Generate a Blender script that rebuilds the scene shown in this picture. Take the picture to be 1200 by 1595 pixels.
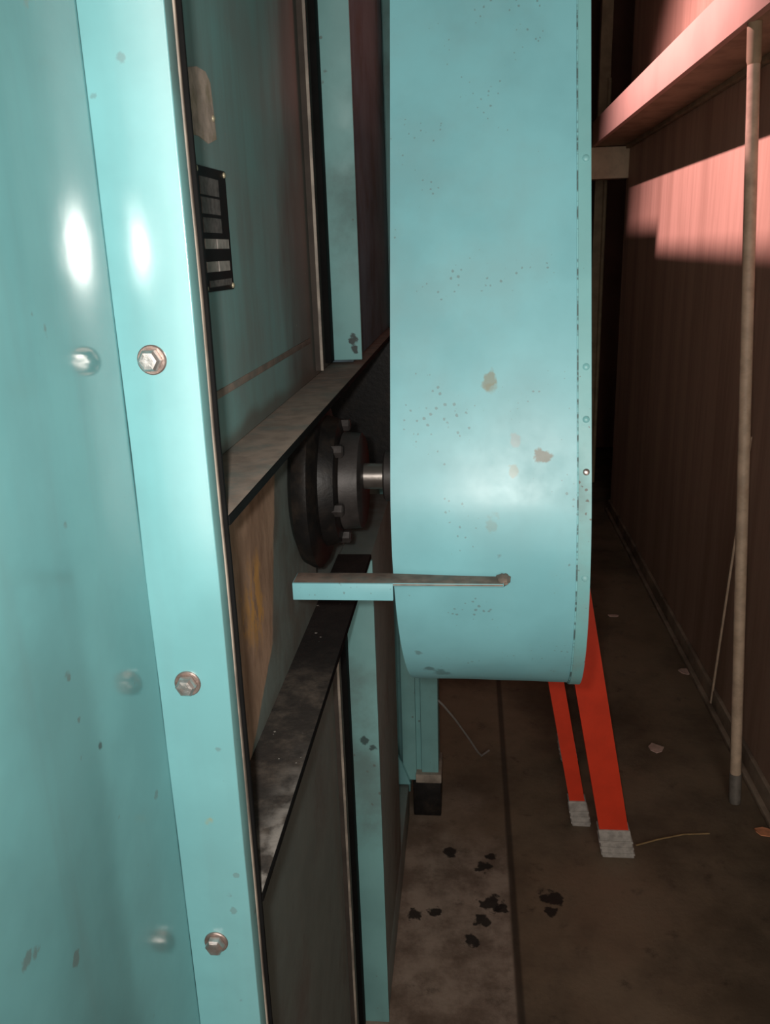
import bpy, bmesh, math, random
from mathutils import Vector, Matrix, noise

# ------------------------------------------------------------------ start
for o in list(bpy.data.objects):
    bpy.data.objects.remove(o, do_unlink=True)
S = bpy.context.scene
COL = S.collection

# ------------------------------------------------------------------ camera
# world: X = to the right across the aisle, Y = along the aisle, Z = up, metres
CAM = Vector((0, 0, 1.5))
RIGHT = Vector((0.9951004, 0.0940965, -0.0303477))
DOWN = Vector((-0.0010602, -0.2967741, -0.9549471))
FWD = Vector((-0.0988636, 0.9503005, -0.2952202))
cd = bpy.data.cameras.new('camera')
cd.sensor_fit = 'VERTICAL'; cd.sensor_height = 36.0
cd.lens = 36.0 * 1323.0 / 1595.0
cd.clip_start = 0.02
cam = bpy.data.objects.new('camera', cd); COL.objects.link(cam)
cam.matrix_world = Matrix(((RIGHT.x, -DOWN.x, -FWD.x, CAM.x),
                           (RIGHT.y, -DOWN.y, -FWD.y, CAM.y),
                           (RIGHT.z, -DOWN.z, -FWD.z, CAM.z), (0, 0, 0, 1)))
S.camera = cam

# ------------------------------------------------------------------ light and exposure
W = bpy.data.worlds.new('world'); S.world = W; W.use_nodes = True
W.node_tree.nodes['Background'].inputs[0].default_value = (0.9, 0.8, 0.75, 1)
W.node_tree.nodes['Background'].inputs[1].default_value = 0.0
S.view_settings.view_transform = 'Standard'
S.view_settings.look = 'None'
S.view_settings.exposure = 0.0
S.view_settings.gamma = 1.0
S.view_settings.use_curve_mapping = False


def lamp(name, kind, loc, energy, color, radius, **kw):
    d = bpy.data.lights.new(name, kind); d.energy = energy; d.color = color
    d.shadow_soft_size = radius
    for k, v in kw.items():
        setattr(d, k, v)
    o = bpy.data.objects.new(name, d); COL.objects.link(o); o.location = loc
    return o


# the phone's own flash, up and to the left of its lens
fl = lamp('phone_flash', 'SPOT', CAM + RIGHT * -0.022 + DOWN * -0.012, 17.5, (1.0, 0.96, 0.9), 0.008,
          spot_size=math.radians(140), spot_blend=1.0)
fl.rotation_euler = cam.matrix_world.to_euler()
# the warm pink lamp under the roof beyond the machine
rl = lamp('roof_lamp', 'SPOT', (-1.0, 2.8, 3.72), 940.0, (1.0, 0.58, 0.62), 0.03,
          spot_size=math.radians(64), spot_blend=0.9)
rl.rotation_euler = (Vector((0.82, 3.2, 1.15)) - rl.location).to_track_quat('-Z', 'Y').to_euler()
# added soft fill behind the camera, evens out the flash falloff; no real source
dl = lamp('fill_light', 'AREA', (0.30, -1.75, 1.55), 26.0, (1.0, 0.93, 0.84), 0.25, shape='RECTANGLE', size=0.95, size_y=2.0)
dl.rotation_euler = (math.radians(90), 0, 0)


# ------------------------------------------------------------------ materials
class NT:
    def __init__(s, name):
        s.m = bpy.data.materials.new(name); s.m.use_nodes = True
        s.t = s.m.node_tree; s.b = s.t.nodes['Principled BSDF']
        s.co = s.t.nodes.new('ShaderNodeNewGeometry').outputs['Position']

    def n(s, typ, **inp):
        nd = s.t.nodes.new(typ)
        for k, v in inp.items():
            s.put(nd.inputs[k.replace('_', ' ')], v)
        return nd

    def put(s, sock, v):
        if isinstance(v, bpy.types.NodeSocket):
            s.t.links.new(v, sock)
        else:
            if isinstance(v, tuple) and len(v) == 3 and sock.type == 'RGBA':
                v = v + (1,)
            sock.default_value = v

    def math(s, op, a, b=0.0, clamp=False):
        nd = s.t.nodes.new('ShaderNodeMath'); nd.operation = op; nd.use_clamp = clamp
        s.put(nd.inputs[0], a); s.put(nd.inputs[1], b)
        return nd.outputs[0]

    def ramp(s, v, a, b, lo=0.0, hi=1.0):
        nd = s.t.nodes.new('ShaderNodeMapRange'); nd.interpolation_type = 'SMOOTHSTEP'
        s.put(nd.inputs[0], v)
        for i, x in zip((1, 2, 3, 4), (a, b, lo, hi)):
            nd.inputs[i].default_value = x
        return nd.outputs[0]

    def noise(s, scale, detail=4.0, rough=0.55, stretch=(1, 1, 1), off=(0, 0, 0)):
        mp = s.t.nodes.new('ShaderNodeMapping'); s.put(mp.inputs[0], s.co)
        mp.inputs['Scale'].default_value = stretch; mp.inputs['Location'].default_value = off
        nd = s.n('ShaderNodeTexNoise', Vector=mp.outputs[0], Scale=scale, Detail=detail, Roughness=rough)
        return nd.outputs[0]

    def cells(s, scale, stretch=(1, 1, 1)):
        mp = s.t.nodes.new('ShaderNodeMapping'); s.put(mp.inputs[0], s.co)
        mp.inputs['Scale'].default_value = stretch
        nd = s.n('ShaderNodeTexVoronoi', Vector=mp.outputs[0], Scale=scale)
        return nd.outputs['Distance'], nd.outputs['Color']

    def mix(s, f, a, b):
        nd = s.t.nodes.new('ShaderNodeMix'); nd.data_type = 'RGBA'
        s.put(nd.inputs[0], f); s.put(nd.inputs[6], a); s.put(nd.inputs[7], b)
        return nd.outputs[2]

    def blob(s, p, r, soft=0.5, wob=0.5, nscale=60.0):
        """a stain with a ragged edge around world point p"""
        d = s.n('ShaderNodeVectorMath', Vector=s.co); d.operation = 'DISTANCE'
        d.inputs[1].default_value = p
        w = s.math('MULTIPLY', s.math('SUBTRACT', s.noise(nscale, 3.0), 0.5), wob * r * 7)
        dd = s.math('ADD', d.outputs['Value'], w)
        return s.ramp(dd, r * (1 - soft), r, 1.0, 0.0)

    def axis(s, i):
        nd = s.t.nodes.new('ShaderNodeSeparateXYZ'); s.put(nd.inputs[0], s.co)
        return nd.outputs[i]

    def done(s, color, rough=0.5, metal=0.0, bump=None, bstr=0.2, bdist=0.001, spec=0.5):
        s.put(s.b.inputs['Base Color'], color); s.put(s.b.inputs['Roughness'], rough)
        s.put(s.b.inputs['Metallic'], metal); s.put(s.b.inputs['Specular IOR Level'], spec)
        if bump is not None:
            bp = s.n('ShaderNodeBump', Height=bump, Strength=bstr, Distance=bdist)
            s.t.links.new(bp.outputs[0], s.b.inputs['Normal'])
        return s.m


def paint(name, base, dirt=(0.10, 0.085, 0.07), amount=0.25, rough=0.3, specks=0.5, speck_scale=55.0, stains=(),
          streak=0.3, bstr=0.12, spec=0.5, rvar=0.14, ior=1.5):
    k = NT(name); k.b.inputs['IOR'].default_value = ior
    lo = tuple(c * 0.86 for c in base)
    c = k.mix(k.ramp(k.noise(9.0, 5.0), 0.35, 0.68), base, lo)
    st = k.ramp(k.noise(10.0, 4.0, 0.6, (1.6, 1.6, 0.16)), 0.52, 0.74, 0.0, streak)
    c = k.mix(st, c, tuple(b * 0.55 + d * 0.5 for b, d in zip(base, dirt)))
    dm = k.ramp(k.noise(4.0, 7.0, 0.62), 0.50, 0.72, 0.0, amount)
    c = k.mix(dm, c, dirt)
    d, cc = k.cells(speck_scale)
    sz = k.math('MULTIPLY', k.ramp(k.noise(16.0, 2.0), 0.46, 0.74), 0.26)
    d = k.math('ADD', d, k.math('MULTIPLY', k.math('SUBTRACT', k.noise(speck_scale * 4, 3.0), 0.5), 0.35))
    sp = k.math('MULTIPLY', k.ramp(k.math('SUBTRACT', sz, d), -0.03, 0.06), specks)
    c = k.mix(sp, c, (0.12, 0.10, 0.085))
    for s_ in stains:
        p, r, col = s_[:3]
        f = k.math('MULTIPLY', k.blob(p, r), s_[3] if len(s_) > 3 else 0.8)
        c = k.mix(f, c, col)
    rg = k.math('ADD', k.ramp(k.noise(22.0, 4.0), 0.3, 0.75, 0.0, rvar), rough)
    rg = k.math('ADD', rg, k.math('MULTIPLY', dm, 0.5))
    h = k.math('ADD', k.noise(70.0, 3.0), k.math('MULTIPLY', k.noise(11.0, 2.0), 1.6))
    return k.done(c, rg, 0.0, h, bstr, 0.0012, spec)


def mk_bay():
    k = NT('teal_paint_grimy')
    base = k.mix(k.ramp(k.noise(9, 5), 0.35, 0.68), (0.24, 0.46, 0.45), (0.25, 0.38, 0.37))
    c = k.mix(k.ramp(k.noise(10, 4, 0.6, (1.6, 1.6, 0.14)), 0.46, 0.76, 0.0, 0.45), base, (0.20, 0.195, 0.175))
    w = k.math('MULTIPLY', k.math('SUBTRACT', k.noise(7, 5, 0.6, (1, 1, 0.3)), 0.5), 0.30)
    seam = k.math('MULTIPLY', k.ramp(k.math('ADD', k.axis(1), w), 1.02, 1.16), 0.85)     # brown dirt caked along the seam
    c = k.mix(seam, c, (0.075, 0.055, 0.042))
    bot = k.math('MULTIPLY', k.ramp(k.math('ADD', k.axis(2), k.math('MULTIPLY', w, 0.12)), 1.335, 1.352, 1.0, 0.0), 0.7)
    c = k.mix(bot, c, (0.13, 0.10, 0.08))
    d, cc = k.cells(70.0)
    c = k.mix(k.math('LESS_THAN', d, k.math('MULTIPLY', k.ramp(k.noise(18, 2), 0.52, 0.8), 0.2)), c, (0.36, 0.38, 0.34))
    return k.done(c, 0.42, 0, k.noise(60, 4), 0.12, 0.001)


def plain(name, col, rough=0.5, metal=0.0, var=0.25, scale=30.0, bstr=0.15, dirt=None, damt=0.5, spec=0.5):
    k = NT(name)
    c = k.mix(k.ramp(k.noise(scale, 5.0), 0.35, 0.7), col, tuple(x * (1 - var) for x in col))
    if dirt:
        c = k.mix(k.ramp(k.noise(scale * 0.5, 6.0, 0.65, off=(3, 1, 2)), 0.45, 0.68, 0.0, damt), c, dirt)
    return k.done(c, rough, metal, k.noise(scale * 2.5, 4.0), bstr, 0.001, spec)


TEAL = (0.17, 0.50, 0.50)
BROWN = (0.14, 0.11, 0.075)
M = {}
M['panel'] = paint('teal_paint_panel', (0.15, 0.37, 0.385), amount=0.12, rough=0.10, rvar=0.05, specks=0.5, speck_scale=38, streak=0.35, bstr=0.045, spec=0.9,
                   stains=(((-0.217, 0.42, 1.225), 0.004, (0.05, 0.045, 0.04)), ((-0.217, 0.415, 0.99), 0.0035, (0.05, 0.05, 0.045)),
                           ((-0.217, 0.455, 1.63), 0.012, (0.22, 0.26, 0.22), 0.5)))
M['flange'] = paint('teal_paint_flange', (0.19, 0.45, 0.475), amount=0.06, rough=0.14, rvar=0.04, specks=0.35, speck_scale=60, streak=0.25, bstr=0.025, spec=1.0, ior=1.65,
                    stains=(((-0.19, 0.52, 1.10), 0.006, (0.32, 0.30, 0.14), 0.6), ((-0.183, 0.52, 1.14), 0.0022, (0.03, 0.07, 0.07)),
                            ((-0.18, 0.52, 1.02), 0.0022, (0.05, 0.1, 0.1))))
M['teal'] = paint('teal_paint_frame', (0.22, 0.47, 0.47), amount=0.5, rough=0.45, specks=0.6, streak=0.5,
               stains=(((-0.182, 1.333, 1.366), 0.009, (0.03, 0.03, 0.03), 0.9), ((-0.178, 1.333, 1.352), 0.006, (0.03, 0.03, 0.03), 0.9),
                       ((-0.188, 1.333, 0.652), 0.009, (0.03, 0.05, 0.05), 0.85), ((-0.174, 1.333, 0.64), 0.008, (0.03, 0.05, 0.05), 0.85)))
M['bay'] = mk_bay()
M['low'] = paint('teal_paint_dark_grime', (0.19, 0.235, 0.22), dirt=(0.15, 0.13, 0.112), amount=0.8, rough=0.5, specks=0.4, streak=0.6)
M['guard'] = paint('teal_paint_guard', (0.21, 0.50, 0.55), dirt=(0.19, 0.28, 0.28), amount=0.3, rough=0.32, rvar=0.06, specks=0.45, speck_scale=150,
                   streak=0.15, bstr=0.05,
                   stains=(((0.0196, 0.827, 1.378), 0.0085, (0.20, 0.20, 0.13), 0.75), ((0.023, 0.824, 1.370), 0.006, (0.20, 0.2, 0.13), 0.6),
                           ((0.0701, 0.8096, 1.305), 0.0085, (0.12, 0.10, 0.06), 0.85), ((0.0423, 0.8024, 1.291), 0.006, (0.24, 0.25, 0.18), 0.6),
                           ((0.045, 0.81, 1.32), 0.007, (0.3, 0.27, 0.25), 0.45), ((0.0237, 0.785, 1.241), 0.010, (0.2, 0.3, 0.28), 0.5),
                           ((-0.044, 0.8546, 1.05), 0.010, (0.05, 0.09, 0.09), 0.6), ((-0.03, 0.865, 1.04), 0.012, (0.04, 0.09, 0.09), 0.5), ((-0.055, 0.83, 1.08), 0.006, (0.1, 0.13, 0.12), 0.5),
                           ((-0.04, 0.83, 1.39), 0.006, (0.2, 0.25, 0.22), 0.5), ((0.03, 0.785, 1.21), 0.005, (0.12, 0.10, 0.09), 0.6)))
M['lip'] = paint('teal_paint_guard_lip', (0.20, 0.46, 0.47), dirt=(0.22, 0.2, 0.18), amount=0.7, rough=0.34, specks=0.9, speck_scale=120, streak=0.1)
M['grease'] = plain('black_grease', (0.010, 0.009, 0.009), 0.46, 0.0, 0.5, 40, 0.5, (0.04, 0.028, 0.02), 0.5, spec=0.35)
M['black'] = plain('shade_black', (0.006, 0.006, 0.006), 0.8, 0.0, 0.3, 40, spec=0.12)  # flat black for strips that stand in for shadow lines and dark gaps
M['hubsteel'] = plain('oily_cast_iron', (0.06, 0.052, 0.05), 0.5, 0.3, 0.4, 35, 0.4, (0.02, 0.017, 0.015), 0.8)
M['steel'] = plain('bright_steel', (0.30, 0.27, 0.25), 0.3, 0.8, 0.2, 60, 0.1)
M['zinc'] = plain('zinc_bolt', (0.62, 0.58, 0.56), 0.32, 0.85, 0.25, 180, 0.25, (0.36, 0.22, 0.17), 0.6)
M['washer'] = plain('tarnished_washer', (0.34, 0.26, 0.23), 0.4, 0.7, 0.4, 150, 0.3, (0.22, 0.12, 0.09), 0.6)
M['darksteel'] = plain('dull_dark_steel', (0.13, 0.20, 0.25), 0.55, 0.0, 0.3, 12, 0.12, (0.06, 0.045, 0.035), 0.6, 0.12)
def mk_sealant():
    k = NT('seam_sealant')
    f = k.ramp(k.noise(110, 3, 0.6, (0.3, 0.5, 1)), 0.45, 0.6)
    return k.done(k.mix(f, (0.20, 0.46, 0.48), (0.08, 0.14, 0.14)), 0.6)


M['sealant'] = mk_sealant()
M['edge'] = plain('dirty_beige_edge', (0.40, 0.34, 0.28), 0.55, 0.0, 0.45, 25, 0.3, (0.12, 0.10, 0.09), 0.6)
M['dust'] = plain('dusty_ledge', (0.30, 0.235, 0.19), 0.85, 0.0, 0.3, 45, 0.3, (0.15, 0.17, 0.155), 0.7)
M['dirtarm'] = plain('dirty_arm_top', (0.24, 0.18, 0.145), 0.8, 0.0, 0.4, 70, 0.4, (0.13, 0.2, 0.19), 0.4)
M['plate'] = plain('black_nameplate', (0.012, 0.012, 0.013), 0.4, 0.2, 0.2, 60, 0.05)
M['field'] = plain('worn_plate_field', (0.20, 0.175, 0.165), 0.55, 0.2, 0.45, 160, 0.1)
M['rubbed'] = plain('pale_plate_field', (0.46, 0.42, 0.38), 0.5, 0.1, 0.3, 120, 0.1)
M['grime'] = plain('caked_brown_grime', (0.055, 0.042, 0.034), 0.85, 0.0, 0.3, 30, 0.2)
M['label'] = plain('old_paper_label', (0.62, 0.48, 0.40), 0.8, 0.0, 0.35, 60, 0.2, (0.24, 0.19, 0.09), 0.6)
M['brass'] = plain('brass_pin', (0.5, 0.44, 0.3), 0.5, 0.3, 0.1, 60)
M['orange'] = plain('orange_fibreglass', (0.80, 0.05, 0.014), 0.5, 0.0, 0.12, 18, 0.08)
M['boot'] = plain('grey_ladder_foot', (0.50, 0.46, 0.42), 0.6, 0.0, 0.35, 60, 0.4)
M['alu'] = plain('ladder_aluminium', (0.45, 0.44, 0.43), 0.4, 0.8, 0.2, 50)
M['pole'] = plain('pale_wooden_pole', (0.62, 0.46, 0.33), 0.55, 0.0, 0.25, 30, 0.15, (0.3, 0.2, 0.13), 0.4)
M['band'] = plain('grey_pole_band', (0.26, 0.23, 0.2), 0.5, 0.3, 0.3, 50)
M['post'] = plain('tan_timber', (0.40, 0.29, 0.18), 0.7, 0.0, 0.3, 14, 0.2)
M['beam'] = plain('pale_timber_beam', (0.64, 0.50, 0.35), 0.7, 0.0, 0.25, 14, 0.2)
M['pinkpaint'] = plain('salmon_board', (0.56, 0.37, 0.29), 0.75, 0.0, 0.12, 5, 0.1)
M['paper'] = plain('pinkish_scrap', (0.62, 0.42, 0.35), 0.8, 0.0, 0.25, 60)
M['scrapo'] = plain('orange_scrap', (0.8, 0.32, 0.16), 0.8, 0.0, 0.25, 60)
M['straw'] = plain('dry_straw', (0.34, 0.22, 0.10), 0.7, 0.0, 0.3, 60)
M['cable'] = plain('grey_wire', (0.34, 0.33, 0.31), 0.5, 0.2, 0.2, 60)
M['dark'] = plain('dark_room_wall', (0.20, 0.085, 0.055), 0.85, 0.0, 0.3, 3)
M['ceil'] = plain('roof_boards', (0.12, 0.09, 0.07), 0.85, 0.0, 0.3, 3)


def mk_ledge_dark():
    k = NT('dark_dusty_ledge')
    c = k.mix(k.ramp(k.noise(26, 6, 0.7), 0.42, 0.72), (0.040, 0.034, 0.030), (0.13, 0.105, 0.085))
    near = k.ramp(k.axis(1), 0.55, 0.80, 1.0, 0.0)
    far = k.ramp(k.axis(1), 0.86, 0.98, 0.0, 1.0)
    ed = k.ramp(k.axis(0), -0.195, -0.167, 0.0, 1.0)
    f = k.math('MULTIPLY', k.math('MULTIPLY', near, ed), k.ramp(k.noise(50, 5), 0.35, 0.6))
    c = k.mix(f, c, (0.34, 0.31, 0.28))
    c = k.mix(k.math('MULTIPLY', far, 0.8), c, (0.008, 0.007, 0.007))  # paler at the near end, blackening toward the far end
    d, cc = k.cells(80.0)
    c = k.mix(k.math('LESS_THAN', d, k.math('MULTIPLY', k.ramp(k.noise(30, 2), 0.5, 0.8), 0.22)), c, (0.45, 0.42, 0.38))
    return k.done(c, 0.75, 0, k.noise(120, 5), 0.5, 0.002)


M['ledge_dark'] = mk_ledge_dark()


def mk_mid():
    # middle bay: a big rubbed rusty patch in the teal paint
    k = NT('rust_worn_panel')
    base = k.mix(k.ramp(k.noise(14, 5), 0.35, 0.7), (0.22, 0.27, 0.25), (0.18, 0.18, 0.155))
    y = k.axis(1); z = k.axis(2)
    lim = k.math('ADD', k.math('MULTIPLY', k.math('SUBTRACT', z, 1.022), 1.7), 0.750)   # right edge leans with height
    lim = k.math('MINIMUM', lim, k.math('ADD', k.math('MULTIPLY', k.math('SUBTRACT', z, 1.083), 0.38), 0.851))
    lim = k.math('ADD', lim, k.math('MULTIPLY', k.math('SUBTRACT', k.noise(30, 3), 0.5), 0.02))
    inside = k.ramp(k.math('SUBTRACT', lim, y), -0.004, 0.006)
    left = k.ramp(y, 0.655, 0.690)
    f = k.math('MULTIPLY', inside, left)
    rust = k.mix(k.ramp(k.noise(22, 6, 0.7, (1, 1, 0.4)), 0.35, 0.66), (0.58, 0.39, 0.27), (0.36, 0.235, 0.16))
    gl = k.math('MULTIPLY', k.ramp(k.noise(45, 5, 0.7, (1, 1, 0.5), (5, 0, 2)), 0.46, 0.56),
                k.blob((-0.22, 0.785, 1.155), 0.062, 0.8, 0.2, 30))
    rust = k.mix(gl, rust, (0.75, 0.42, 0.14))  # orange glints painted into the rust colour
    return k.done(k.mix(f, base, rust), 0.6, 0, k.noise(60, 5), 0.35, 0.002)


M['mid'] = mk_mid()


def mk_floor():
    k = NT('stained_concrete_floor')
    x = k.axis(0); y = k.axis(1)
    big = k.noise(2.2, 7, 0.65)
    c1 = k.mix(k.ramp(k.noise(7, 7, 0.7), 0.36, 0.64), (0.37, 0.295, 0.235), (0.165, 0.12, 0.09))   # pad beside the machine
    c2 = k.mix(k.ramp(big, 0.38, 0.66), (0.215, 0.155, 0.102), (0.10, 0.072, 0.047))                 # aisle
    sl = k.ramp(k.math('ADD', x, k.math('MULTIPLY', k.noise(5, 3), 0.02)), 0.100, 0.116)
    farf = k.ramp(k.math('ADD', y, k.math('MULTIPLY', k.noise(4, 5), 0.5)), 2.0, 2.4)
    c = k.mix(k.math('MAXIMUM', sl, farf), c1, c2)
    gx = k.math('ABSOLUTE', k.math('SUBTRACT', x, 0.104))
    c = k.mix(k.math('MULTIPLY', k.ramp(gx, 0.004, 0.012, 1.0, 0.0), 0.75), c, (0.03, 0.022, 0.016))
    c = k.mix(k.ramp(k.noise(16, 6, 0.7, off=(4, 2, 0)), 0.56, 0.74, 0, 0.6), c, (0.035, 0.024, 0.017))
    for p, r in (((0.037, 1.801, 0), .022), ((0.055, 1.84, 0), .015), ((0.05, 1.673, 0), .03), ((0.075, 1.66, 0), .018), ((0.03, 1.62, 0), .02),
                 ((0.004, 1.558, 0), .022), ((0.196, 1.699, 0), .03), ((0.19, 1.66, 0), .018), ((-0.08, 1.64, 0), .018),
                 ((-0.05, 1.85, 0), .02), ((-0.13, 1.63, 0), .02)):
        c = k.mix(k.math('MULTIPLY', k.blob(p, r, 0.35, 0.35, 45), 0.92), c, (0.012, 0.010, 0.009))
    return k.done(c, k.ramp(k.noise(6, 5), 0.35, 0.7, 0.55, 0.85), 0, k.noise(60, 6, 0.7), 0.35, 0.003)


M['floor'] = mk_floor()


def mk_wall():
    k = NT('brown_streaked_hardboard')
    s1 = k.noise(7, 6, 0.65, (1, 1.0, 0.09))
    s2 = k.noise(20, 5, 0.6, (1, 1.0, 0.05), (2, 3, 0))
    c = k.mix(k.ramp(s1, 0.36, 0.66), (0.55, 0.35, 0.26), (0.41, 0.255, 0.185))
    c = k.mix(k.ramp(s2, 0.5, 0.72, 0, 0.45), c, (0.33, 0.195, 0.14))
    low = k.ramp(k.math('ADD', k.axis(2), k.math('MULTIPLY', k.noise(3, 5), 0.6)), 0.25, 1.3, 0.3, 0.0)   # flash falloff painted in, darker toward the floor
    c = k.mix(low, c, (0.12, 0.085, 0.06))
    return k.done(c, 0.62, 0, k.noise(40, 5, 0.6, (1, 1, 0.2)), 0.2, 0.002)


M['wall'] = mk_wall()
M['base'] = plain('grimy_baseboard', (0.42, 0.32, 0.24), 0.7, 0.0, 0.4, 9, 0.2, (0.09, 0.065, 0.05), 0.7)


# ------------------------------------------------------------------ mesh helpers
def box(bm, x0, x1, y0, y1, z0, z1, bevel=0.0, seg=2, mi=0):
    r = bmesh.ops.create_cube(bm, size=1.0)
    vs = r['verts']
    for v in vs:
        v.co = Vector((x0 if v.co.x < 0 else x1, y0 if v.co.y < 0 else y1, z0 if v.co.z < 0 else z1))
    fs = list({f for v in vs for f in v.link_faces})
    for f in fs:
        f.material_index = mi
    if bevel:
        es = list({e for v in vs for e in v.link_edges})
        bmesh.ops.bevel(bm, geom=es, offset=bevel, segments=seg, affect='EDGES', profile=0.6)
    return vs


def slab(bm, pts, vec, mi=0):
    """closed prism: polygon pts swept by vec"""
    a = [bm.verts.new(p) for p in pts]
    b = [bm.verts.new(Vector(p) + Vector(vec)) for p in pts]
    n = len(pts)
    fs = [bm.faces.new(a), bm.faces.new(b[::-1])]
    for i in range(n):
        fs.append(bm.faces.new((a[i], b[i], b[(i + 1) % n], a[(i + 1) % n])))
    for f in fs:
        f.material_index = mi
    return fs


def lathe(bm, org, ax, prof, seg=48, mi=0):
    """prof = [(along, radius)...], closed by caps"""
    ax = Vector(ax).normalized()
    s = Vector((0, 0, 1)) if abs(ax.z) < 0.9 else Vector((1, 0, 0))
    e1 = ax.cross(s).normalized(); e2 = ax.cross(e1)
    rings = []
    for a, r in prof:
        rings.append([bm.verts.new(Vector(org) + ax * a + (e1 * math.cos(t) + e2 * math.sin(t)) * r)
                      for t in [2 * math.pi * i / seg for i in range(seg)]])
    for r0, r1 in zip(rings, rings[1:]):
        for i in range(seg):
            f = bm.faces.new((r0[i], r0[(i + 1) % seg], r1[(i + 1) % seg], r1[i])); f.material_index = mi
    bm.faces.new(rings[0][::-1]).material_index = mi
    bm.faces.new(rings[-1]).material_index = mi


def tube(bm, pts, r, seg=12):
    rings = []
    for i, p in enumerate(pts):
        p = Vector(p)
        t = (Vector(pts[min(i + 1, len(pts) - 1)]) - Vector(pts[max(i - 1, 0)])).normalized()
        s = Vector((0, 0, 1)) if abs(t.z) < 0.9 else Vector((1, 0, 0))
        e1 = t.cross(s).normalized(); e2 = t.cross(e1)
        rr = r[i] if isinstance(r, (list, tuple)) else r
        rings.append([bm.verts.new(p + (e1 * math.cos(a) + e2 * math.sin(a)) * rr)
                      for a in [2 * math.pi * j / seg for j in range(seg)]])
    for r0, r1 in zip(rings, rings[1:]):
        for i in range(seg):
            bm.faces.new((r0[i], r0[(i + 1) % seg], r1[(i + 1) % seg], r1[i]))
    bm.faces.new(rings[0][::-1]); bm.faces.new(rings[-1])


def obj(name, bm, mats, parent=None, smooth=False, origin=None):
    bmesh.ops.recalc_face_normals(bm, faces=bm.faces)
    if origin is None:
        lo = Vector((min(v.co.x for v in bm.verts), min(v.co.y for v in bm.verts), min(v.co.z for v in bm.verts)))
        hi = Vector((max(v.co.x for v in bm.verts), max(v.co.y for v in bm.verts), max(v.co.z for v in bm.verts)))
        origin = (lo + hi) / 2
        if parent is None:
            origin.z = lo.z
    origin = Vector(origin)
    for v in bm.verts:
        v.co -= origin
    me = bpy.data.meshes.new(name); bm.to_mesh(me); bm.free()
    for m in (mats if isinstance(mats, (list, tuple)) else [mats]):
        me.materials.append(m)
    if smooth:
        for p in me.polygons:
            p.use_smooth = True
        me.set_sharp_from_angle(angle=math.radians(38))
    o = bpy.data.objects.new(name, me); COL.objects.link(o)
    wp = Vector((0, 0, 0)); q = parent
    while q is not None:
        wp += q.location; q = q.parent
    o.location = origin - wp
    if parent is not None:
        o.parent = parent
    return o


def boxobj(name, dims, mat, parent=None, bevel=0.002, **kw):
    bm = bmesh.new(); box(bm, *dims, bevel=bevel)
    return obj(name, bm, mat, parent, smooth=bevel > 0, **kw)


def tag(o, label, cat, group=None):
    o['label'] = label; o['category'] = cat
    if group:
        o['group'] = group
    return o


def empty(name, loc, label, cat, group=None):
    o = bpy.data.objects.new(name, None); COL.objects.link(o); o.location = loc
    o.empty_display_size = 0.1
    return tag(o, label, cat, group)


def struct(name, dims, mat, bevel=0.0):
    o = boxobj(name, dims, mat, None, bevel)
    o['kind'] = 'structure'
    return o


# ------------------------------------------------------------------ the setting
struct('floor', (-3.0, 2.4, -1.8, 6.6, -0.1, 0.0), M['floor'])
struct('wall_right', (0.82, 0.92, -1.8, 4.86, 0.0, 3.9), M['wall'])
struct('wall_back', (-3.0, 2.4, 6.5, 6.6, 0.0, 3.9), M['dark'])
struct('wall_left', (-3.1, -3.0, -1.8, 6.6, 0.0, 3.9), M['dark'])
struct('wall_front', (-3.0, 2.4, -1.9, -1.8, 0.0, 3.9), M['dark'])
struct('ceiling', (-3.0, 2.4, -1.8, 6.6, 3.9, 4.0), M['ceil'])
bm = bmesh.new()
box(bm, 0.806, 0.82, -1.8, 4.86, 0.0, 0.066, bevel=0.004)
box(bm, 0.79, 0.808, -1.8, 4.86, 0.0, 0.016, bevel=0.005)
o = obj('baseboard_right', bm, M['base'], smooth=True); o['kind'] = 'structure'
struct('trim_1', (-0.6, 0.82, 4.80, 4.92, 1.815, 1.968), M['beam'], 0.003)      # beam across the end of the aisle
struct('trim_2', (0.748, 0.812, 5.5, 5.58, 0.0, 3.9), M['post'], 0.003)           # post behind it

# shelf along the wall
sh = empty('wall_shelf', (0.72, 3.0, 1.97), 'long boxed salmon shelf high on the brown wall, held up by the pale prop', 'shelf')
boxobj('fascia_board', (0.628, 0.648, 0.6, 4.80, 1.97, 2.087), M['pinkpaint'], sh, 0.0015)
boxobj('shelf_board', (0.648, 0.82, 0.6, 4.80, 2.066, 2.087), M['pinkpaint'], sh, 0.001)
boxobj('soffit_board', (0.648, 0.80, 0.6, 4.80, 1.972, 1.986), M['post'], sh, 0.001)
boxobj('wall_cleat', (0.80, 0.82, 0.6, 4.80, 1.955, 1.995), M['post'], sh, 0.002)

# ------------------------------------------------------------------ the machine
mc = empty('industrial_machine', (-0.6, 1.4, 0.0),
           'big teal machine with bolted flanges, a greasy hub and a round-bottomed belt guard', 'machine')
XP = -0.220       # side panels
XE = -0.165       # outer edge of flanges and ledges
# housing nearest the camera: side panel ending in an out-turned flange with bolts
boxobj('side_panel', (-1.5, -0.217, -0.7, 0.5155, 0.02, 2.66), M['panel'], mc, 0.0)
YAW = math.radians(0.0)


def flange_pts(a, b, y0, t):
    """strip of the turned flange from a to b (distance from the corner), starting y0 behind its face, t thick"""
    d = Vector((math.cos(YAW), math.sin(YAW), 0)); n = Vector((-math.sin(YAW), math.cos(YAW), 0))
    c = Vector((-0.217, 0.515, 0))
    return [c + d * a + n * y0, c + d * b + n * y0, c + d * b + n * (y0 + t), c + d * a + n * (y0 + t)]


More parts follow.
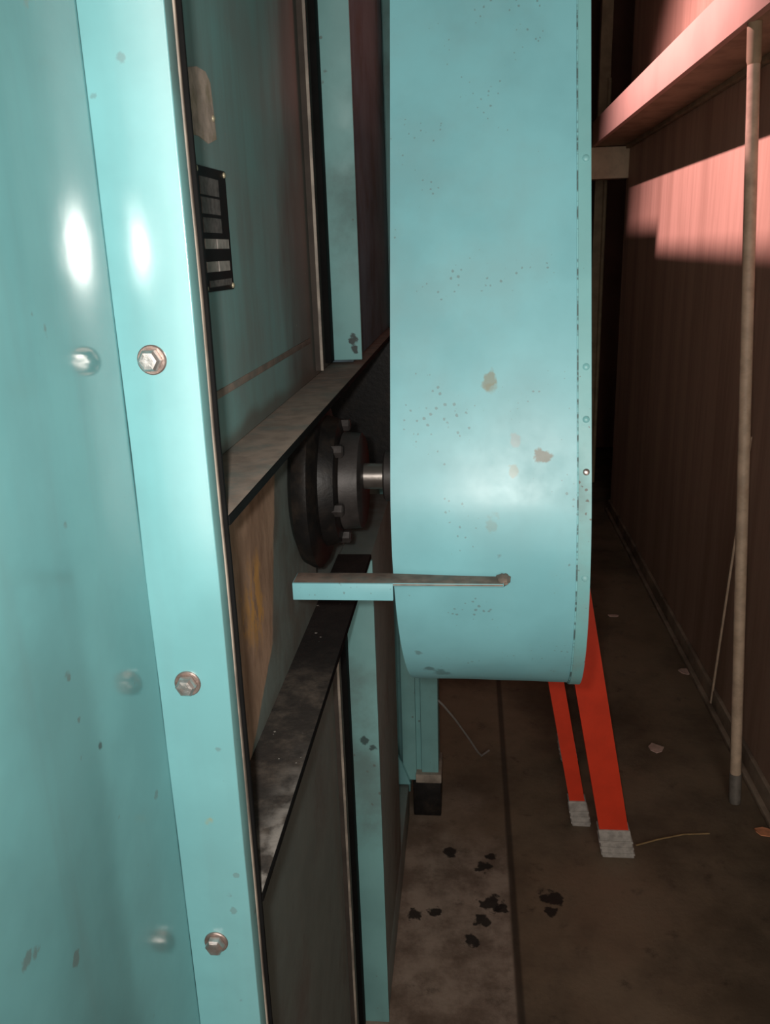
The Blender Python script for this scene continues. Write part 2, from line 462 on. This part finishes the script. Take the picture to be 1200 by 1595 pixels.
def strip_obj(name, pts, z0, z1, mat, bev=0.0015, side=None):
    bm = bmesh.new()
    NZ = 60
    rows = []
    for k in range(NZ + 1):
        z = z0 + (z1 - z0) * k / NZ
        rows.append([bm.verts.new((p.x + 0.0007 * (noise.noise(Vector((z * 9, i * 0.7, 3.0)))), p.y, z)) for i, p in enumerate(pts)])
    n = len(pts)
    for r0, r1 in zip(rows, rows[1:]):
        for i in range(n):
            bm.faces.new((r0[i], r0[(i + 1) % n], r1[(i + 1) % n], r1[i]))
    bm.faces.new(rows[0][::-1]); bm.faces.new(rows[-1])
    bm.normal_update()
    if bev:
        es = [e for e in bm.edges if len(e.link_faces) == 2 and e.calc_face_angle(0) > 0.8 and abs((e.verts[0].co - e.verts[1].co).normalized().z) > 0.9]
        bmesh.ops.bevel(bm, geom=es, offset=bev, segments=3, affect='EDGES', profile=0.5)
    if side is not None:
        for f in bm.faces:
            f.normal_update()
            if abs(f.normal.x) > 0.85:
                f.material_index = 1
    return obj(name, bm, [mat] + ([side] if side else []), mc, smooth=True)


fg = strip_obj('flange', flange_pts(0.0, 0.0502, 0.0, 0.017), 0.02, 2.66, M['flange'], 0.001, M['teal'])
strip_obj('mating_flange', flange_pts(0.0, 0.0506, 0.0172, 0.005), 0.02, 2.66, M['edge'], 0.001)
strip_obj('shadow_strip', flange_pts(0.0, 0.0530, 0.0223, 0.004), 0.02, 2.66, M['black'], 0.001)  # black strip in place of the flange's shadow line on the panel

nrm = Vector((math.sin(YAW), -math.cos(YAW), 0))
for bi, z in enumerate((1.439, 1.215, 0.991)):
    c = Vector((-0.217, 0.515, z)) + Vector((math.cos(YAW), math.sin(YAW), 0)) * 0.0213
    bm = bmesh.new()
    hd = [c + nrm * 0.0016]
    lathe(bm, c, nrm, [(0.0014, 0.0070), (0.0020, 0.0074), (0.0066, 0.0072), (0.0082, 0.0056), (0.0084, 0.0036)], seg=6)
    bo = obj('bolt', bm, M['zinc'], mc)
    bm = bmesh.new()
    lathe(bm, c, nrm, [(-0.0004, 0.0093), (0.0010, 0.0093), (0.0016, 0.0086), (0.0016, 0.003)], seg=32)
    obj('washer', bm, M['washer'], bo, smooth=True)

# main body: three bays behind the flanges, the middle one partly open
boxobj('upper_panel', (-0.5, XP, 0.542, 2.0, 1.329, 2.64), M['bay'], mc, 0.0)
boxobj('middle_panel', (-0.5, XP, 0.542, 1.13, 1.012, 1.325), M['mid'], mc, 0.0)
boxobj('lower_panel', (-0.5, XP, 0.542, 2.0, 0.0, 1.008), M['low'], mc, 0.0)
bm = bmesh.new(); box(bm, -0.52, -0.42, 1.13, 2.0, 1.01, 1.327); box(bm, -0.52, -0.17, 1.96, 2.0, 1.01, 1.327)
obj('dark_cavity', bm, M['grease'], mc)  # black sheets painted in for the dark inside of the opening
boxobj('body', (-1.5, -0.5, 0.542, 3.6, 0.0, 2.69), M['teal'], mc, 0.004)
boxobj('rear_body', (-0.5, XE - 0.004, 2.1, 3.35, 0.0, 2.696), M['teal'], mc, 0.004)
boxobj('shadow_step_block', (-0.5, XE - 0.004, 3.35, 3.70, 0.0, 2.738), M['teal'], mc, 0.004)  # unseen taller block, added to step the shadow on the wall
boxobj('top_beam', (-0.5, XE - 0.004, 0.542, 2.1, 2.62, 2.696), M['teal'], mc, 0.003)

boxobj('shadow_end_block', (-0.5, XE - 0.004, 3.703, 3.98, 0.0, 3.3), M['teal'], mc, 0.004)  # unseen tall block, added to cut off the lit band on the wall

# ledges, the angle irons that divide the bays
bm = bmesh.new(); box(bm, XP, XE, 0.543, 1.99, 1.3235, 1.329, bevel=0.0008)
lg = obj('ledge', bm, M['dust'], mc, smooth=True)
lg['label'] = 'dust-covered brown ledge above the hub'
boxobj('edge_shadow_strip', (XE - 0.003, XE + 0.0012, 0.543, 1.99, 1.3215, 1.3285), M['black'], lg, 0.0008)  # black strip drawn in as the shadow line under the ledge edge
bm = bmesh.new(); box(bm, XP, XE, 0.543, 1.33, 1.0075, 1.013, bevel=0.0008)
lg = obj('ledge', bm, M['ledge_dark'], mc, smooth=True)
lg['label'] = 'black ledge below the hub'
boxobj('edge_shadow_strip', (XE - 0.003, XE + 0.0012, 0.543, 1.33, 1.0055, 1.0125), M['black'], lg, 0.0008)  # same drawn-in shadow line for the lower ledge
# horizontal seam across the upper panel
boxobj('panel_seam', (XP - 0.002, XP + 0.0012, 0.56, 1.18, 1.379, 1.386), M['dust'], mc, 0.0005)

# far frame flange, one above the ledge and one from the floor up
strip_far = []
for z0, z1 in ((1.336, 2.62), (0.0, 1.0)):
    bm = bmesh.new(); box(bm, -0.2185, XE + (0.002 if z0 == 0 else -0.002), 1.333, 1.341, z0, z1, bevel=0.0015)
    obj('frame_flange', bm, M['teal'], mc, smooth=True)
    bm = bmesh.new(); box(bm, XP, -0.2125, 1.214, 1.217, z0, z1, mi=1); box(bm, -0.2125, -0.2085, 1.213, 1.217, z0, z1, bevel=0.0006, mi=0)
    obj('seam_strip', bm, [M['edge'], M['grime']], mc)
    boxobj('gap_shade_strip', (XP, -0.2105, 1.30, 1.331, z0, z1), M['black'], mc, 0.0008)  # black strip standing in for the dark gap beside the flange
boxobj('rear_plate', (XP, -0.182, 1.345, 1.99, 1.331, 2.62), M['darksteel'], mc, 0.002)
boxobj('rear_plate', (XP, XE - 0.001, 1.345, 1.72, 0.1, 1.006), M['low'], mc, 0.002)
boxobj('plinth', (XP, XE - 0.0005, 1.345, 1.994, 0.0, 0.1), M['low'], mc, 0.003)
# rear column with its foot
bm = bmesh.new()
box(bm, -0.181, -0.144, 2.0, 2.1, 0.11, 2.66, bevel=0.003)
box(bm, -0.146, -0.128, 2.014, 2.1, 0.11, 2.66, bevel=0.002)
box(bm, -0.130, -0.084, 2.0, 2.1, 0.135, 2.66, bevel=0.003)
cl = obj('rear_column', bm, M['teal'], mc, smooth=True)
bm = bmesh.new()
slab(bm, [(-0.214, 1.985, 0.105), (-0.16, 1.985, 0.107), (-0.192, 1.985, 0.195)], (0, 0.012, 0))
obj('gusset', bm, M['flange'], cl)
boxobj('foot_plate', (-0.146, -0.076, 1.99, 2.10, 0.108, 0.135), M['edge'], cl, 0.003)
boxobj('foot_block', (-0.154, -0.078, 1.995, 2.10, 0.0, 0.108), M['grease'], cl, 0.004)

# nameplate and old label on the upper panel
bm = bmesh.new()
slab(bm, [(XP, 0.712, 1.470), (XP, 0.802, 1.469), (XP, 0.802, 1.571), (XP, 0.712, 1.570)], (0.0016, 0, 0))
npo = obj('nameplate', bm, M['plate'], mc)
npo['label'] = 'black data plate with worn pale fields'
X1 = XP + 0.0015
for mk, rows in (('field', ((0.722, 0.776, 1.548, 1.562), (0.722, 0.776, 1.533, 1.546), (0.722, 0.776, 1.518, 1.530), (0.726, 0.795, 1.4735, 1.479))),
                 ('rubbed', ((0.722, 0.755, 1.505, 1.513), (0.758, 0.795, 1.505, 1.513), (0.722, 0.755, 1.486, 1.4945), (0.758, 0.793, 1.486, 1.4945)))):
    for y0, y1, z0, z1 in rows:
        bm = bmesh.new(); box(bm, X1, X1 + 0.0006, y0, y1, z0, z1)
        obj('printed_field', bm, M[mk], npo)
for y, z in ((0.7975, 1.5675), (0.7985, 1.4725), (0.716, 1.567), (0.716, 1.473)):
    bm = bmesh.new(); lathe(bm, (X1, y, z), (1, 0, 0), [(0, 0.0026), (0.0012, 0.0022), (0.0018, 0.001)], 16)
    obj('drive_pin', bm, M['brass'], npo, smooth=True)
bm = bmesh.new()
slab(bm, [(XP, 0.712, 1.639), (XP, 0.745, 1.646), (XP, 0.770, 1.6465), (XP, 0.782, 1.640), (XP, 0.786, 1.612), (XP, 0.787, 1.596),
          (XP, 0.762, 1.590), (XP, 0.735, 1.593), (XP, 0.712, 1.592)], (0.0008, 0, 0))
lb = obj('worn_label', bm, M['label'], mc)
bm = bmesh.new(); lathe(bm, (XP, 0.781, 1.612), (1, 0, 0), [(0.0004, 0.003), (0.0018, 0.0026), (0.0026, 0.001)], 16)
obj('drive_pin', bm, M['brass'], lb, smooth=True)

# hub and shaft
HY, HZ = 1.066, 1.212
bm = bmesh.new()
lathe(bm, (0, HY, HZ), (1, 0, 0), [(-0.222, 0.085), (-0.212, 0.108), (-0.200, 0.114), (-0.193, 0.114), (-0.187, 0.106), (-0.184, 0.086),
                                   (-0.176, 0.084), (-0.166, 0.080), (-0.163, 0.064)], 72)
hb = obj('hub', bm, M['grease'], mc, smooth=True)
bm = bmesh.new()
lathe(bm, (0, HY, HZ), (1, 0, 0), [(-0.165, 0.060), (-0.162, 0.064), (-0.139, 0.062), (-0.136, 0.057), (-0.136, 0.02)], 64)
obj('collar', bm, M['hubsteel'], hb, smooth=True)
for a in (75, 135, 195, 255, 315, 15):
    t = math.radians(a)
    p = Vector((-0.1705, HY + math.cos(t) * 0.073, HZ + math.sin(t) * 0.073))
    bm = bmesh.new(); lathe(bm, p, (1, 0, 0), [(0, 0.0085), (0.014, 0.0085), (0.016, 0.006)], 6)
    obj('hub_bolt', bm, M['hubsteel'], hb)
bm = bmesh.new()
lathe(bm, (0, HY, HZ + 0.006), (1, 0, 0), [(-0.42, 0.017), (-0.05, 0.017)], 40)
sf = obj('shaft', bm, M['steel'], mc, smooth=True)
bm = bmesh.new()
lathe(bm, (0, HY, HZ + 0.006), (1, 0, 0), [(-0.110, 0.03), (-0.108, 0.033), (-0.076, 0.033)], 40)
obj('shaft_collar', bm, M['hubsteel'], sf, smooth=True)

# ------------------------------------------------------------------ belt guard (part of the machine), leaning back
PSI = math.radians(3.5)
U = Vector((0, 0.2968, 0.9549)).normalized(); N0 = Vector((0, -0.9549, 0.2968)).normalized()
AX = Vector((1, 0, 0)) * math.cos(PSI) + N0 * math.sin(PSI)
NN = N0 * math.cos(PSI) - Vector((1, 0, 0)) * math.sin(PSI)
A = Vector((0.0328, 1.0173, 1.2108))
R = 0.229; HW = 0.0965; LEN = 0.95


def gp(x, n, u):
    return A + AX * x + NN * n + U * u


def stadium(r, seg=48, lift=0.0):
    pts = [(r, LEN)]
    for k in range(1, 14):
        pts.append((r, LEN * (1 - k / 14)))
    for k in range(seg + 1):
        t = math.pi * k / seg
        pts.append((r * math.cos(t), -r * math.sin(t)))
    for k in range(1, 15):
        pts.append((-r, LEN * k / 14))
    return pts


def wrap_obj(name, r0, r1, xa, xb, mat, nx, parent, wob=0.0):
    bm = bmesh.new()
    po, pi = stadium(r1), stadium(r0)
    xs = [xa + (xb - xa) * i / nx for i in range(nx + 1)]
    def grid(p, w):
        g = []
        for x in xs:
            row = []
            for (n, u) in p:
                d = w * noise.noise(Vector((x * 14, n * 9, u * 9)))
                l = math.hypot(n, min(u, 0)) or 1
                row.append(bm.verts.new(gp(x, n + d * n / l, u + d * min(u, 0) / l)))
            g.append(row)
        return g
    go, gi = grid(po, wob), grid(pi, 0)
    m = len(po)
    for g in (go, gi):
        for i in range(nx):
            for j in range(m - 1):
                bm.faces.new((g[i][j], g[i][j + 1], g[i + 1][j + 1], g[i + 1][j]))
    for i in (0, nx):
        for j in range(m - 1):
            bm.faces.new((go[i][j], go[i][j + 1], gi[i][j + 1], gi[i][j]))
    for j in (0, m - 1):
        for i in range(nx):
            bm.faces.new((go[i][j], go[i + 1][j], gi[i + 1][j], gi[i][j]))
    return obj(name, bm, mat, parent, smooth=True)


gd = wrap_obj('belt_guard', R - 0.0025, R, -HW, HW - 0.002, M['guard'], 24, mc, 0.0012)
gd['label'] = 'teal sheet-metal belt guard with a round bottom'
for nm, x0, t, r in (('side_plate', -HW + 0.002, 0.0025, R - 0.003), ('side_plate', HW - 0.0045, 0.0025, R - 0.003)):
    bm = bmesh.new()
    slab(bm, [gp(x0, n, u) for n, u in stadium(r)], AX * t)
    obj(nm, bm, M['guard'], gd)
wrap_obj('edge_lip', R + 0.0002, R + 0.0022, HW - 0.0115, HW + 0.0005, M['lip'], 3, gd, 0.0006)
wrap_obj('seam_sealant', R - 0.0005, R + 0.0012, HW - 0.0130, HW - 0.0114, M['sealant'], 2, gd)
# top cap
bm = bmesh.new()
slab(bm, [gp(-HW, R, LEN), gp(HW, R, LEN), gp(HW, -R, LEN), gp(-HW, -R, LEN)], U * 0.003)
obj('top_cap', bm, M['guard'], gd)
for u in (0.012, 0.062, 0.112, -0.09, 0.31):
    tt = 0 if u >= 0 else u
    n = math.sqrt((R + 0.002) ** 2 - tt * tt)
    bm = bmesh.new(); lathe(bm, gp(HW - 0.0045, n, u), NN, [(-0.001, 0.0034), (0.0012, 0.0032), (0.0022, 0.0018)], 16)
    obj('rivet', bm, M['zinc'] if u in (0.012,) else M['lip'], gd, smooth=True)
# support arm, a light angle iron across the front
bm = bmesh.new()
box(bm, -0.1745, 0.033, 0.769, 0.797, 1.185, 1.188, bevel=0.0007, mi=1)
box(bm, -0.1745, -0.0745, 0.768, 0.771, 1.170, 1.1878, bevel=0.0007, mi=0)
am = obj('support_arm', bm, [M['guard'], M['dirtarm']], gd, smooth=True)
bm = bmesh.new(); bmesh.ops.create_icosphere(bm, subdivisions=3, radius=1.0)
for v in bm.verts:
    d = 1 + 0.25 * noise.noise(v.co * 2.2)
    v.co = Vector((0.033, 0.785, 1.187)) + Vector((v.co.x * 0.007, v.co.y * 0.013, v.co.z * 0.005)) * d
obj('weld_bead', bm, M['dirtarm'], am, smooth=True)

# ------------------------------------------------------------------ folded stepladder behind the guard
ld = empty('stepladder', (0.37, 2.05, 0.0), 'folded orange stepladder leaning behind the teal belt guard, grey feet on the floor', 'ladder')
LEAN = -0.185


def rail(x0, x1, y, z0, z1, face, depth=0.03, name='front_rail'):
    """channel rail; face = +1 when the web looks towards -Y"""
    bm = bmesh.new()
    def sh(x, yy, z):
        return Vector((x + LEAN * z, yy, z))
    t = 0.004
    ya, yb = (y, y + depth) if face > 0 else (y + depth, y)
    ti = t if face > 0 else -t
    prof = [(x0, ya), (x1, ya), (x1, yb), (x1 - t, yb), (x1 - t, ya + ti), (x0 + t, ya + ti), (x0 + t, yb), (x0, yb)]
    slab(bm, [sh(px, py, z0) for px, py in prof], Vector((LEAN * (z1 - z0), 0, z1 - z0)))
    return obj(name, bm, M['orange'], ld)


def boot(x0, x1, y, h, rl, depth=0.034):
    bm = bmesh.new()
    vs = box(bm, x0 - 0.004, x1 + 0.004, y - 0.004, y + depth, 0.0, h, bevel=0.003)
    for k in range(3):
        z = h * (0.12 + 0.22 * k)
        box(bm, x0 - 0.006, x1 + 0.006, y - 0.006, y + depth, z, z + 0.006)
    for v in bm.verts:
        v.co.x += LEAN * v.co.z
    obj('foot', bm, M['boot'], rl)


YF, YR = 1.856, 1.975
for (y, face, sx) in ((YF, 1, 0.0), (YF + 0.45, -1, 0.025)):
    r_ = rail(0.342 + sx, 0.414 + sx, y, 0.03, 1.72, face); boot(0.342 + sx, 0.414 + sx, y, 0.082, r_)
for (y, face, sx) in ((YR, 1, 0.0), (YR + 0.30, -1, 0.002)):
    r_ = rail(0.280 + sx, 0.320 + sx, y, 0.03, 1.62, face, name='rear_rail'); boot(0.280 + sx, 0.320 + sx, y, 0.078, r_)
for k in range(5):
    z = 0.30 + 0.29 * k
    bm = bmesh.new(); box(bm, 0.348 + LEAN * z, 0.408 + LEAN * z, YF + 0.02, YF + 0.45, z, z + 0.025, bevel=0.002)
    obj('step', bm, M['alu'], ld, smooth=True)
z = 1.72
boxobj('top_cap', (0.27 + LEAN * z, 0.42 + LEAN * z, YF - 0.01, YF + 0.49, z, z + 0.05), M['orange'], ld, 0.008)

# ------------------------------------------------------------------ prop under the shelf
pp = empty('prop_pole', (0.735, 2.10, 0.0), 'thin pale wooden pole standing on the floor and propping up the salmon shelf', 'pole')
P0, P1 = Vector((0.735, 2.10, 0.0)), Vector((0.652, 2.26, 1.970))
d = (P1 - P0)
bm = bmesh.new()
tube(bm, [P0 + d * t for t in (0.03, 0.2, 0.4, 0.6, 0.8, 0.955)], [0.0145, 0.0148, 0.015, 0.015, 0.0148, 0.0145], 20)
obj('shaft', bm, M['pole'], pp, smooth=True)
bm = bmesh.new(); tube(bm, [P0, P0 + d * 0.01, P0 + d * 0.045], [0.015, 0.0165, 0.016], 20)
obj('ferrule', bm, M['band'], pp, smooth=True)
bm = bmesh.new(); tube(bm, [P0 + d * 0.955, P0 + d * 0.96, P1], [0.014, 0.0165, 0.0165], 20)
obj('head', bm, M['post'], pp, smooth=True)

bm = bmesh.new(); tube(bm, [(0.805, 2.62, 0.0), (0.809, 2.56, 0.5), (0.812, 2.5, 0.95)], 0.004, 10)
tag(obj('thin_rod', bm, M['pole'], smooth=True), 'thin pale rod leaning on the brown wall behind the prop pole', 'rod')
bm = bmesh.new(); tube(bm, [(0.806, 5.488, 0.0), (0.806, 5.488, 1.0), (0.806, 5.488, 2.4)], 0.012, 12)
tag(obj('conduit_pipe', bm, M['post'], smooth=True), 'thin tan pipe running up the post in the dark end of the aisle', 'pipe')

# wire from the column foot across the floor
bm = bmesh.new()
tube(bm, [(-0.083, 2.02, 0.345), (-0.07, 2.03, 0.325), (-0.04, 2.11, 0.235), (-0.005, 2.19, 0.13), (0.025, 2.26, 0.035), (0.036, 2.285, 0.006), (0.06, 2.32, 0.003)], 0.003, 8)
tag(obj('loose_wire', bm, M['cable'], smooth=True), 'thin grey wire sloping from the rear teal column to the floor', 'wire')


# ------------------------------------------------------------------ litter on the floor
def scrap(loc, w, l, rot, mat, label, seed):
    rnd = random.Random(seed)
    bm = bmesh.new()
    pts = []
    for k in range(7):
        a = 2 * math.pi * k / 7 + rot
        rr = 1 + rnd.uniform(-0.2, 0.2)
        pts.append(Vector((loc[0] + math.cos(a) * w * rr, loc[1] + math.sin(a) * l * rr, 0.0006 + rnd.uniform(0, 0.004))))
    slab(bm, pts, (0, 0, 0.003))
    tag(obj('paper_scrap', bm, mat), label, 'litter')


scrap((0.781, 2.863), 0.024, 0.022, 0.3, M['paper'], 'pinkish paper scrap beside the baseboard of the brown wall', 1)
scrap((0.573, 2.355), 0.021, 0.024, 0.1, M['paper'], 'pinkish paper scrap on open floor midway between stepladder and prop pole', 2)
scrap((0.772, 1.972), 0.026, 0.018, 0.6, M['scrapo'], 'orange paper scrap on the floor just in front of the prop pole foot', 3)
scrap((0.604, 3.349), 0.022, 0.012, 0.2, M['paper'], 'small dull scrap on the dark floor farthest down the aisle', 4)
bm = bmesh.new()
tube(bm, [(0.43, 1.90, 0.003), (0.49, 1.925, 0.004), (0.56, 1.95, 0.003), (0.63, 1.958, 0.003)], 0.0022, 8)
tag(obj('straw_stem', bm, M['straw'], smooth=True), 'thin dry straw stem lying beside the larger stepladder foot', 'straw')
